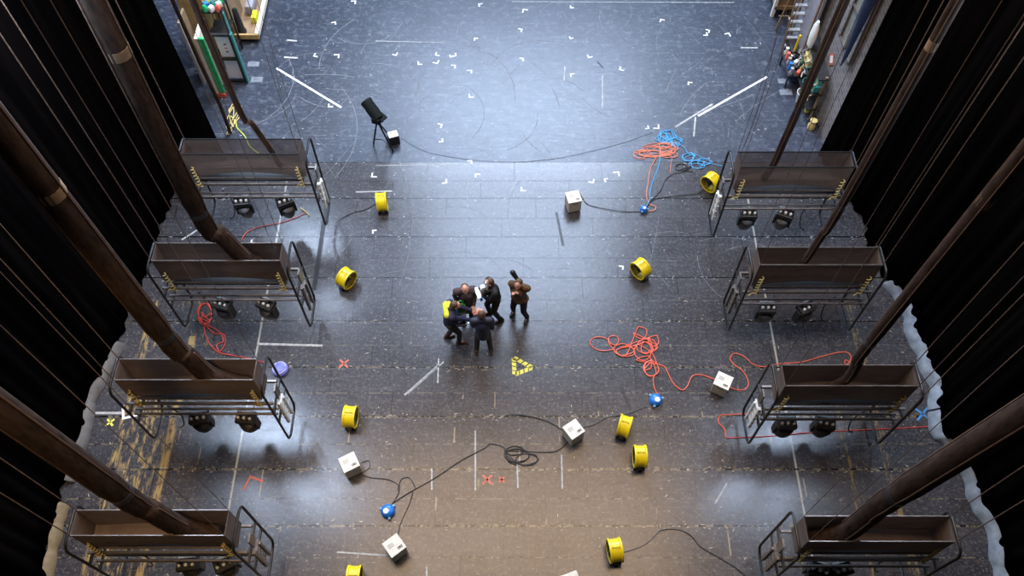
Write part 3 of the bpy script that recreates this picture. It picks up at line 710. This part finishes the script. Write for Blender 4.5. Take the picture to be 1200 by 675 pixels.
# ------------------------------------------------------------------ lamp on a tripod, upstage
p = at(448, 172); t = empty('tripod_lamp', p, 0, 'black hooded follow lamp on a tripod stand, upstage left of centre', 'stage light')
top = Vector((0, .0, 1.02))
feet = [Vector((-.22, .08, 0)), Vector((.28, -.16, 0)), Vector((.12, .38, 0))]
for f_ in feet:
    MB().tube([top + Vector((0, 0, -.08)), f_ + Vector((0, 0, .02))], .022, 8).build('leg', 'steel', t, True)
MB().tube([feet[0] * .8 + Vector((0, 0, .2)), Vector((.03, 0, .26)), feet[1] * .8 + Vector((0, 0, .2)), ], .012, 6).build('spreader', 'steel', t)
MB().tube([top + Vector((0, 0, -.2)), top + Vector((0, 0, .12))], .03, 10).build('head_mount', 'black', t, True)
hd = Matrix.Translation((-.06, .04, 1.22)) @ Matrix.Rotation(R(28), 4, 'Z') @ Matrix.Rotation(R(-62), 4, 'X') @ Matrix.Rotation(R(-12), 4, 'Y')
MB().lathe([(.08, -.26), (.13, -.23), (.145, .0), (.135, .16), (.145, .27), (.14, .28), (.11, .27)], hd, 20).build('lamp_housing', 'hood', t, True)
MB().box((.12, -.08, 1.16), (.26, .2, .05), rz=R(-35), ry=R(20), bev=.015).build('hood_flap', 'hood', t)
MB().box((.03, -.12, 1.10), (.22, .20, .16), rz=R(-20), bev=.03).build('lamp_base', 'hood', t)
p = at(462, 166); t = empty('power_pack', p, R(20), 'small white topped black power pack beside the tripod lamp', 'box')
MB().box((0, 0, .13), (.26, .22, .26), bev=.012).build('case', 'black', t); MB().box((0, 0, .27), (.24, .2, .02), bev=.004).build('top_label', 'white', t)

# ------------------------------------------------------------------ people
def ik(a, b_, l1, l2, hint):
    d = b_ - a; L = min(d.length, (l1 + l2) * .999); dn = d.normalized()
    x = (l1 * l1 - l2 * l2 + L * L) / (2 * L); h = math.sqrt(max(l1 * l1 - x * x, 0)); hh = hint - dn * hint.dot(dn)
    return a + dn * x + hh.normalized() * h, a + dn * L
def person(u, v, deg, lab, jacket, trouser, shoe, hair, feet=((-.13, 0), (.13, 0)), hands=None, lean=.05, head=(0, 0), coat=0, bulk=1.0, bald=False, hscale=1.0):
    p = at(u, v); t = empty('person', p, R(deg), lab, 'person'); V = Vector; t.scale = (hscale * .9,) * 3; bulk = bulk * .86
    pel = V((0, 0, .93)); ch = V((0, lean * .9, 1.28)); nk = V((0, lean * 1.4, 1.47)); hp_, hy = R(head[0]), R(head[1])
    hm = Matrix.Translation(nk) @ Matrix.Rotation(hy, 4, 'Z') @ Matrix.Rotation(-hp_, 4, 'X')
    hc = hm @ V((0, .03, .16))
    hips = [V((-.09, 0, .91)), V((.09, 0, .91))]; sh = [V((-.19, lean * 1.2, 1.42)), V((.19, lean * 1.2, 1.42))]
    hands = hands or ((-.25, .12, .95), (.25, .12, .95))
    body = MB(); ja = MB(); tr = MB(); sho = []
    body.cap(pel, ch, .12, .13); body.cap(nk + V((0, 0, -.06)), hm @ V((0, .01, .08)), .06, .055)
    body.ball(hc, (.078, .097, .118), hm.to_3x3().to_4x4()); body.ball(hm @ V((0, .06, .09)), (.055, .06, .06), hm.to_3x3().to_4x4())
    body.ball(hm @ V((0, .132, .145)), (.014, .022, .024)); body.ball(hm @ V((0, .118, .098)), (.028, .012, .010))
    for s_ in (-1, 1):
        body.ball(hm @ V((s_ * .08, .02, .15)), (.012, .02, .03)); body.ball(hm @ V((s_ * .032, .112, .182)), (.022, .012, .010))
    ja.cap(pel + V((0, 0, .02 - .05 * (coat == 0))), ch, .165 * bulk, .18 * bulk); ja.cap(sh[0], sh[1], .095 * bulk, .095 * bulk); ja.cap(ch, nk, .17 * bulk, .085)
    if coat: ja.cap(pel, V((0, .01, .93 - coat)), .17 * bulk, .19 * bulk); ja.cap(V((-.07, 0, .9)), V((-.09, 0, .93 - coat)), .12, .13); ja.cap(V((.07, 0, .9)), V((.09, 0, .93 - coat)), .12, .13)
    for i in (0, 1):
        s_ = -1 if i == 0 else 1; hd_ = V(hands[i]); el, wr = ik(sh[i], hd_, .29, .26, V((s_ * .28, -.6, -.8)))
        body.cap(sh[i], el, .045, .038); body.cap(el, wr, .036, .026)
        d = (wr - el).normalized(); sd = d.cross(V((0, 0, 1))); sd = sd.normalized() if sd.length > .1 else V((1, 0, 0))
        up = sd.cross(d); pe = wr + d * .085
        for k in (-1.1, -.3, .4, 1.1): body.cap(wr + sd * k * .012, pe + sd * k * .026, .016, .013, 8)
        for k, L in ((-1.2, .058), (-.4, .074), (.4, .080), (1.2, .070)):
            a = pe + sd * k * .027; b2 = a + d * L * .55 - up * .012; body.cap(a, b2, .0095, .0088, 8); body.cap(b2, b2 + d * L * .4 - up * .03, .0088, .0078, 8)
        a = wr + d * .025 - sd * s_ * .022; b2 = a + d * .03 - sd * s_ * .035 - up * .012; body.cap(a, b2, .013, .011, 8); body.cap(b2, b2 + d * .032 - sd * s_ * .006 - up * .008, .011, .009, 8)
        ja.cap(sh[i], el, .072 * bulk, .058 * bulk); ja.cap(el, wr - d * .02, .056 * bulk, .044)
        ft = V((feet[i][0], feet[i][1], .09)); kn, an = ik(hips[i], ft, .44, .42, V((0, 1, 0)))
        body.cap(hips[i], kn, .08, .055); body.cap(kn, an, .052, .036)
        tr.cap(hips[i], kn, .105, .072); tr.cap(kn, an + V((0, 0, .0)), .070, .058)
        sh_ = MB(); sh_.cap(V((an.x, an.y - .05, .045)), V((an.x, an.y + .02, .05)), .044, .045, 12); sh_.cap(V((an.x, an.y + .02, .045)), V((an.x + s_ * .01, an.y + .16, .036)), .044, .036, 12); sh_.cap(V((an.x, an.y - .02, .05)), V((an.x, an.y - .02, .13)), .043, .045, 12); sho.append(sh_)
        body.cap(an, V((an.x, an.y + .10, .05)), .03, .026)
    tr.cap(pel, pel + V((0, 0, .02)), .15, .14)
    def rem(mb, name, mt, vs, parent=t, sm=True):
        o = mb.build(name, mt, parent, True); r_ = o.modifiers.new('join', 'REMESH'); r_.mode = 'VOXEL'; r_.voxel_size = vs; r_.use_smooth_shade = True
        if sm: s2 = o.modifiers.new('soften', 'SMOOTH'); s2.iterations = 2; s2.factor = .5
        return o
    rem(body, 'body', 'skin', .0075); rem(ja, 'jacket', jacket, .014); rem(tr, 'trousers', trouser, .014)
    for s_ in sho: rem(s_, 'shoe', shoe, .009)
    hr = MB()
    if bald: hr.ball(hm @ V((0, -.035, .15)), (.083, .075, .07), hm.to_3x3().to_4x4())
    else:
        hr.ball(hm @ V((0, -.022, .205)), (.084, .088, .080), hm.to_3x3().to_4x4()); hr.ball(hm @ V((0, -.035, .16)), (.086, .08, .10), hm.to_3x3().to_4x4())
    rem(hr, 'hair', hair, .012)
    return t, hm, sh
V = Vector
# left: navy jacket with yellow lining, facing right, tablet-like device in both hands
t, hm, sh = person(530, 399, -82, 'person in a navy jacket with yellow shoulders, facing right and holding a dark device', 'navy', 'trousers', 'shoe', 'hair',
    feet=((-.10, -.10), (.10, .16)), hands=((-.10, .52, 1.12), (.12, .50, 1.08)), lean=.05, head=(30, 0), bulk=1.08)
mb = MB(); mb.cap((-.15, .03, 1.455), (-.04, .01, 1.475), .065, .06).cap((-.15, -.04, 1.43), (.13, -.04, 1.43), .075, .075); o = mb.build('yellow_yoke', 'hivis', t, True)
MB().cap((-.03, .155, 1.40), (-.02, .155, 1.20), .04, .04).build('shirt_front', 'lightblue', t, True)
e = empty('handheld_device', at(540, 375, .99), R(-82), 'dark handheld device held by the person in the navy and yellow jacket', 'device')
MB().box((0, 0, 0), (.30, .22, .05), bev=.012).build('device_body', 'navy', e); MB().box((0, 0, .028), (.24, .16, .006)).build('device_screen', 'glass', e)
for x in (-.1, .1): MB().tube([(x, .10, 0), (x, .17, .02)], .012, 6).build('knob', 'silver', e)
# behind: brown coat
t, hm, sh = person(548, 375, 190, 'bald-fronted person in a long brown coat facing the camera, green bag at the side', 'browncoat', 'trousersblack', 'shoe', 'hair',
    feet=((-.10, -.02), (.10, .0)), hands=((-.16, .22, 1.02), (.20, .12, .95)), lean=.03, head=(16, 0), coat=.28, bulk=1.1, bald=True)
e = empty('shoulder_bag', at(540, 368, .75), R(20), 'bright green bag carried by the person in the brown coat', 'bag')
MB().box((0, 0, .17), (.22, .14, .32), bev=.04).build('bag_body', 'greencloth', e, True); MB().tube(spline([(-.08, 0, .32), (-.05, 0, .5), (.05, 0, .5), (.08, 0, .32)], 5), .012, 6).build('strap', 'greencloth', e)
# camera operator
t, hm, sh = person(581, 371, 112, 'person in dark clothes aiming a video rig with a bright lamp towards the left', 'darkcloth', 'trousersblack', 'black', 'hair',
    feet=((-.16, -.06), (.15, .10)), hands=((-.10, .34, 1.38), (.12, .38, 1.30)), lean=.06, head=(12, 0))
e = empty('video_rig', at(571, 344, 1.15), R(112), 'video camera rig with a glowing lamp held by the operator in dark clothes', 'camera')
MB().box((0, 0, .10), (.14, .26, .16), bev=.02).build('camera_body', 'steel', e); MB().box((0, .20, .16), (.20, .06, .14), bev=.015).build('lamp_panel', 'lit', e)
MB().box((.0, .16, .02), (.22, .05, .12), bev=.01).build('battery', 'bluebox', e)
MB().tube([(.09 * math.cos(a), 0.02, .34 + .11 * math.sin(a)) for a in [2 * math.pi * k / 16 for k in range(16)]], .018, 6, True).build('ring_handle', 'silver', e, True)
MB().tube([(.0, .0, .18), (0, .02, .24)], .02, 8).build('handle_post', 'steel', e)
MB().box((0, .08, .30), (.10, .12, .08), bev=.015).build('monitor', 'silver', e)
# right: patterned brown jacket
t, hm, sh = person(609, 370, 160, 'person in a brown patterned jacket and dark boots, head bowed, hands raised to the face', 'tancoat', 'trousersblack', 'black', 'hair',
    feet=((-.19, .02), (.18, -.06)), hands=((-.04, .24, 1.44), (.08, .22, 1.36)), lean=.03, head=(18, 0), coat=.06, bulk=1.05)
e = empty('boom_microphone', at(606, 327, 1.5), 0, 'dark fluffy microphone raised above the head of the person in the patterned jacket', 'microphone')
MB().cap((0, 0, 0), (-.09, .08, .12), .042, .055).build('windshield', 'steel', e, True); MB().tube([(.0, 0, 0), (.09, -.12, -.18)], .012, 6).build('grip', 'black', e)
# front: back turned, navy-black padded jacket
t, hm, sh = person(567, 413, 2, 'person in a short dark navy padded jacket seen from behind, legs apart', 'navyblack', 'trousers', 'shoe', 'hair',
    feet=((-.17, 0), (.17, 0)), hands=((-.12, .26, 1.32), (.15, .26, 1.05)), lean=.04, head=(15, 0), bulk=1.12)
MB().tube([(.07 * math.cos(a), .06 + .07 * math.sin(a), 1.50) for a in [2 * math.pi * k / 14 for k in range(14)]], .03, 8, True).build('collar', 'navyblack', t, True)
e = empty('phone', at(557, 370, 1.24), R(10), 'small phone held up with a red case by the person seen from behind', 'phone')
MB().box((0, 0, .0), (.08, .015, .15), bev=.005).build('phone_case', 'redpaint', e); MB().box((0, -.009, 0), (.068, .003, .13)).build('phone_screen', 'lilac', e)

# ------------------------------------------------------------------ left wing stores (stand on the floor)
def stand(name, lab, cat, u, v, rz=0): return empty(name, at(u, v), R(rz), lab, cat)
t = stand('scenery_panel', 'tall white scenery panel with a green edge and red foot in the left wing', 'panel', 262, 112, 0)
MB().box((-.10, .35, .98), (.10, .75, 1.85)).build('board', 'cream', t); MB().box((.0, .0, .98), (.16, .08, 1.85), bev=.02).build('edge_strip', 'green', t); MB().box((-.02, 0, .06), (.20, .14, .12), bev=.01).build('foot', 'redpaint', t)
t = stand('leaning_board', 'thin pale green edged board standing left of the green edged panel', 'board', 240, 96)
MB().box((0, .2, 1.0), (.05, .5, 2.0)).build('board', 'brownboard', t); MB().box((.0, -.06, 1.0), (.06, .03, 2.0)).build('edge', 'silver', t)
t = stand('framed_flat', 'black framed flat with a lilac white face near the left wing stores', 'panel', 277, 96)
mb = MB();
for x in (-.26, .26): mb.box((x, 0, .8), (.06, .08, 1.6))
for z in (.06, .8, 1.57): mb.box((0, 0, z), (.5, .07, .06))
mb.build('frame', 'black', t); MB().box((.06, .05, .85), (.40, .02, 1.45)).build('face', 'lilac', t); MB().box((.31, .02, .8), (.04, .12, 1.6)).build('side', 'teal', t)
for k in range(3): MB().box((.05, .03, 1.0 + .12 * k), (.06, .012, .03)).build('printed_mark', 'redpaint' if k % 2 else 'black', t)
t = stand('tall_cabinet', 'ochre plywood cabinet with a white slatted crate top at the upper left', 'cabinet', 250, 66)
MB().box((-.05, .3, .95), (.62, .6, 1.9), bev=.01).build('body', 'ochre', t)
mb = MB()
for k in range(5): mb.box((-.30 + .125 * k, .3, 2.14), (.05, .6, .05))
for k in range(4): mb.box((-.05, .05 + .17 * k, 2.18), (.6, .04, .03))
for x in (-.33, .23):
    for y_ in (.03, .57): mb.box((x, y_, 2.03), (.05, .05, .26))
for y_ in (.03, .57): mb.box((-.05, y_, 1.98), (.56, .03, .05))
mb.build('slatted_crate', 'silver', t)
t = stand('leaning_boards', 'brown scenery boards standing behind the coloured stores at the upper left', 'board', 287, 42)
for k in range(5): MB().box((-.20 - .14 * k, .3 + .06 * k, 1.0), (.10, 1.1, 2.0 + .1 * (k % 2))).build('board', ['brownboard', 'ochre', 'brownboard', 'greyboard', 'brownboard'][k], t)
# coloured stores on a rack
t = stand('storage_rack', 'tall black storage rack with teal side at the upper left', 'rack', 270, 72)
mb = MB()
for x in (-.24, .24):
    for y_ in (0, .5): mb.box((x, y_, .85), (.04, .04, 1.7))
for z in (.3, .95, 1.6): mb.box((0, .25, z), (.5, .52, .03))
mb.build('frame', 'steel', t); MB().box((.27, .03, .8), (.02, .10, 1.6)).build('side_panel', 'teal', t)
B0 = t.location
cols = ['green', 'white', 'redpaint', 'bluebox', 'teal', 'cream', 'tapeyellow', 'lightblue', 'green', 'lilac', 'hemp', 'violet']
places = ['front left', 'front centre', 'front right', 'middle left', 'middle', 'middle right', 'back left', 'back centre', 'back right', 'top', 'rear top', 'side']
cname = {'green': 'green', 'white': 'white', 'redpaint': 'red', 'bluebox': 'blue', 'teal': 'teal', 'cream': 'cream', 'tapeyellow': 'yellow', 'lightblue': 'pale blue', 'lilac': 'lilac', 'hemp': 'tan', 'violet': 'violet'}
for k, c in enumerate(cols):
    x = -.16 + .16 * (k % 3); y_ = .06 + .15 * ((k // 3) % 4); r_ = random.uniform(0, 1)
    a = MB().box((0, 0, .07), (.14, .13, .14), rz=r_, bev=.015, taper=.85) if k % 2 else MB().lathe([(.065, 0), (.07, .08), (.05, .14), (.03, .17)], n=14)
    o = a.build('storage_tub' if k % 2 else 'paint_can', c, None, True, (B0.x + x, B0.y + y_, 1.617))
    tag(o, f"small {cname[c]} {'tub' if k % 2 else 'can'} at the {places[k]} of the black rack in the left wing", 'tub' if k % 2 else 'can', 'tubs and cans on the left rack')
t = stand('platform_trolley', 'long low wooden trolley with a cream rim at the upper left', 'trolley', 282, 50)
MB().box((.10, 1.6, .14), (.85, 3.2, .06)).build('deck', 'brownboard', t); MB().box((.50, 1.6, .24), (.10, 3.2, .16), bev=.01).build('side_rim', 'cream', t); MB().box((.10, .0, .22), (.90, .06, .14)).build('end_rim', 'ochre', t)
for x in (-.2, .4):
    for y_ in (.2, 3.0): MB().lathe([(.055, -.02), (.055, .02)], Matrix.Translation((x, y_, .056)) @ Matrix.Rotation(R(90), 4, 'Y'), 14).build('wheel', 'rubber', t)
T0 = t.location
o = MB().lathe([(.13, 0), (.13, .05), (.10, .12), (.09, .45), (.07, .75), (.03, .8)], Matrix(), 16).build('ribbed_duct', 'rubber', None, True, (T0.x + .05, T0.y + .22, .172)); tag(o, 'black tapering duct standing on the cream rimmed trolley', 'duct')
o = MB().box((0, 0, .15), (.22, .5, .3), bev=.05).build('equipment_bag', 'greyboard', None, True, (T0.x + .18, T0.y + 1.1, .172)); tag(o, 'grey bag lying on the cream rimmed trolley', 'bag')
o = MB().box((0, 0, .1), (.12, .3, .2), bev=.01).build('yellow_carton', 'hivis', None, False, (T0.x + .34, T0.y + .7, .172)); tag(o, 'pale yellow carton on the cream rimmed trolley', 'box')
t = empty('hanging_cable_bundle', at(270, 156), 0, 'black cable bundle hanging to the floor in the left wing, yellow twine at its foot', 'cable')
MB().tube(spline([(0, 0, .02), (.02, .02, 1), (-.02, 0, 2.5), (-.05, 0, 6), (-.05, 0, 17)], 6), .045, 8).build('bundle', 'hose', t, True)
rr = random.Random(2)
MB().tube(spline([(rr.uniform(-.16, .16), rr.uniform(-.2, .9), rr.uniform(.01, .12)) for k in range(16)], 6), .012, 5).build('twine', 'hemp', t)

# ------------------------------------------------------------------ right wing stores
t = stand('step_ladder', 'silver slatted step ladder standing at the upper right', 'ladder', 916, 62, 0)
mb = MB()
for x in (-.02, .34): mb.tube([(x, 0, .0), (x, .35, 2.5)], .025, 8)
mb.build('stile', 'brownboard', t, True)
for k in range(10): MB().box((.16, .04 + .033 * k, .22 + .235 * k), (.36, .10, .04)).build('rung', 'silver', t)
for x in (-.02, .34): MB().tube([(x, .9, .0), (x, .38, 2.45)], .02, 8).build('rear_leg', 'ochre', t, True)
t = stand('low_trolley', 'brown trolley with a white corner post at the top edge, right wing', 'trolley', 909, 20, 0)
MB().box((.15, .6, .30), (.5, 1.2, .10)).build('deck', 'brownboard', t); MB().box((-.10, .05, .5), (.08, .1, 1.0)).build('post', 'white', t)
mb = MB()
for k in range(6): mb.box((.15, .1 + .2 * k, .75), (.42, .05, .8))
mb.build('stacked_frames', 'brownboard', t)
for x in (-.05, .35):
    for y_ in (.1, 1.1): MB().lathe([(.10, -.03), (.10, .03)], Matrix.Translation((x, y_, .11)) @ Matrix.Rotation(R(90), 4, 'Y'), 14).build('wheel', 'rubber', t)
t = stand('push_cart', 'cart with a yellow push pole and dark bin in the right wing', 'cart', 926, 76, 0)
MB().box((.10, .3, .28), (.38, .7, .36), bev=.03).build('bin', 'darkcloth', t); MB().tube([(-.05, -.05, .05), (-.02, .0, 1.0)], .03, 8).build('push_pole', 'yellow', t, True); MB().tube([(-.05, -.12, .10), (-.05, -.12, .45)], .07, 10).build('bottle', 'white', t, True)
for x in (-.06, .24):
    for y_ in (.05, .6): MB().lathe([(.06, -.02), (.06, .02)], Matrix.Translation((x, y_, .06)) @ Matrix.Rotation(R(90), 4, 'Y'), 12).build('wheel', 'rubber', t)
t = empty('white_chair_shell', (7.22, 15.95, 1.366), R(90), 'white curved plastic shell standing on the wall rack in the right wing', 'chair')
MB().lathe([(.13, .0), (.16, .25), (.13, .55), (.05, .72)], Matrix.Diagonal((1, .5, 1, 1)), 18).build('shell', 'white', t, True)
t = empty('scenery_panel', (7.42, 16.9, 0), 0, 'large grey lilac scenery panel standing against the wall at the upper right', 'panel')
MB().box((.0, .2, 1.7), (.06, 1.3, 3.4)).build('board', 'greyboard', t)
for y_ in (-.35, .75): MB().box((-.05, y_, 1.7), (.04, .06, 3.4)).build('batten', 'brownboard', t)
t = empty('wall_panel', (7.565, 14.75, 2.3), 0, 'grey green framed panel fixed high on the right brick wall', 'panel')
MB().box((0, 0, 1.4), (.05, .95, 2.8)).build('panel', mat('grey_green', (.19, .20, .18), .6), t)
mb = MB()
for y_ in (-.46, 0, .46): mb.box((-.05, y_, 1.4), (.05, .05, 2.8))
for z in (.03, .95, 1.9, 2.77): mb.box((-.05, 0, z), (.05, .95, .05))
mb.build('frame', 'railmetal', t)
o = MB().tube([(0, 0, 0), (.02, 0, .3), (.03, .02, 1.5), (.04, 0, 3), (.05, 0, 9)], [.015, .05, .11, .16, .20], 9).build('hanging_cloth', 'navybeam', None, True, (7.3, 14.2, 2.35))
tag(o, 'dark navy gathered cloth hanging to a point before the right brick wall', 'cloth')
t = stand('wheeled_bucket', 'pale grey bucket standing at the end of the right wing stores', 'bucket', 938, 119)
MB().lathe([(.12, 0), (.17, .32), (.175, .33), (.16, .33), (.11, .03)], n=20).build('pail', 'white', t, True); MB().tube([(-.17, 0, .32), (0, -.1, .26), (.17, 0, .32)], .008, 6).build('handle', 'steel', t)
# jumble of small fixtures on a low table
t = stand('work_table', 'low dark work table crowded with small fittings in the right wing', 'table', 930, 100)
MB().box((.0, .35, .40), (.56, .9, .04)).build('table_top', 'darkcloth', t)
for x in (-.24, .24):
    for y_ in (-.05, .75): MB().box((x, y_, .19), (.04, .04, .38)).build('leg', 'steel', t)
B1 = t.location; k = 0
cc = ['silver', 'redpaint', 'white', 'bluebox', 'black', 'hemp', 'silver', 'white', 'greencloth', 'orange', 'steel', 'silver', 'cream', 'black', 'silver']
nm = {'silver': 'silver', 'redpaint': 'red', 'white': 'white', 'bluebox': 'blue', 'black': 'black', 'hemp': 'tan', 'greencloth': 'green', 'orange': 'orange', 'steel': 'dark grey', 'cream': 'cream'}
for j in range(5):
    for i in range(3):
        c = cc[k]; x = -.20 + .19 * i; y_ = -.02 + .18 * j
        mb = MB()
        if k % 3 == 0: mb.lathe([(.05, 0), (.06, .06), (.03, .14), (.045, .2)], n=12)
        elif k % 3 == 1: mb.box((0, 0, .05), (.13, .09, .10), rz=k, bev=.01).tube([(0, 0, .1), (.05, 0, .18), (.09, .02, .1)], .012, 6)
        else: mb.tube(spline([(.06 * math.cos(a), .06 * math.sin(a), .02 + .01 * a) for a in [q * 1.05 for q in range(14)]], 3), .015, 6)
        kind = ['fitting', 'small_box', 'cable_coil'][k % 3]
        tag(mb.build(kind, c, None, True, (B1.x + x, B1.y + y_, .422)), f"{nm[c]} {kind.replace('_', ' ')} in row {['one', 'two', 'three', 'four', 'five'][j]} of the right wing table, {['left', 'middle', 'right'][i]} place", kind.replace('_', ' '), 'fittings on the right wing table'); k += 1
p = at(957, 118); t = empty('rope_rack', (7.3, p.y, 0), 0, 'wall rack with ropes, straps and green cases along the right brick wall', 'rack')
for y_ in (-.6, .1, .8): MB().box((.12, y_, .7), (.05, .05, 1.4)).build('upright', 'brownboard', t)
for z in (.35, .85, 1.35): MB().box((.05, .1, z), (.28, 1.5, .03)).build('shelf', 'steel', t)
for k in range(7):
    y_ = -.5 + .2 * k; c = ['hemp', 'redpaint', 'hemp', 'teal', 'cream', 'hemp', 'silver'][k]
    MB().tube(spline([(-.06 + .03 * math.sin(q), y_ + .05 * math.cos(q * 1.3), 1.30 - .07 * q) for q in range(12)], 4), .018, 6).build('hanging_rope', c, t)
MB().box((.04, -.35, .95), (.22, .45, .17), bev=.01).build('case', 'teal', t); MB().box((.04, .45, .97), (.22, .4, .2), bev=.01).build('case', 'hemp', t)
o = MB().box((0, 0, .16), (.12, .12, .32), bev=.03).build('yellow_can', 'tapeyellow', None, True, at(945, 131)); tag(o, 'small yellow can on the floor at the foot of the wall rack', 'can')
o = MB().lathe([(.09, 0), (.1, .1), (.06, .2), (.09, .28)], n=14).build('rope_bundle', 'hemp', None, True, at(950, 150)); tag(o, 'cream yellow bundle on the floor at the end of the right wall stores', 'bundle')
t = empty('warning_sign', (7.587, 15.3, 1.5), 0, 'red and white diamond sign on the right brick wall', 'sign')
MB().box((0, 0, 0), (.012, .26, .26), rx=R(45)).build('plate', 'tapered', t); MB().box((-.008, 0, 0), (.006, .17, .17), rx=R(45)).build('face', 'white', t)
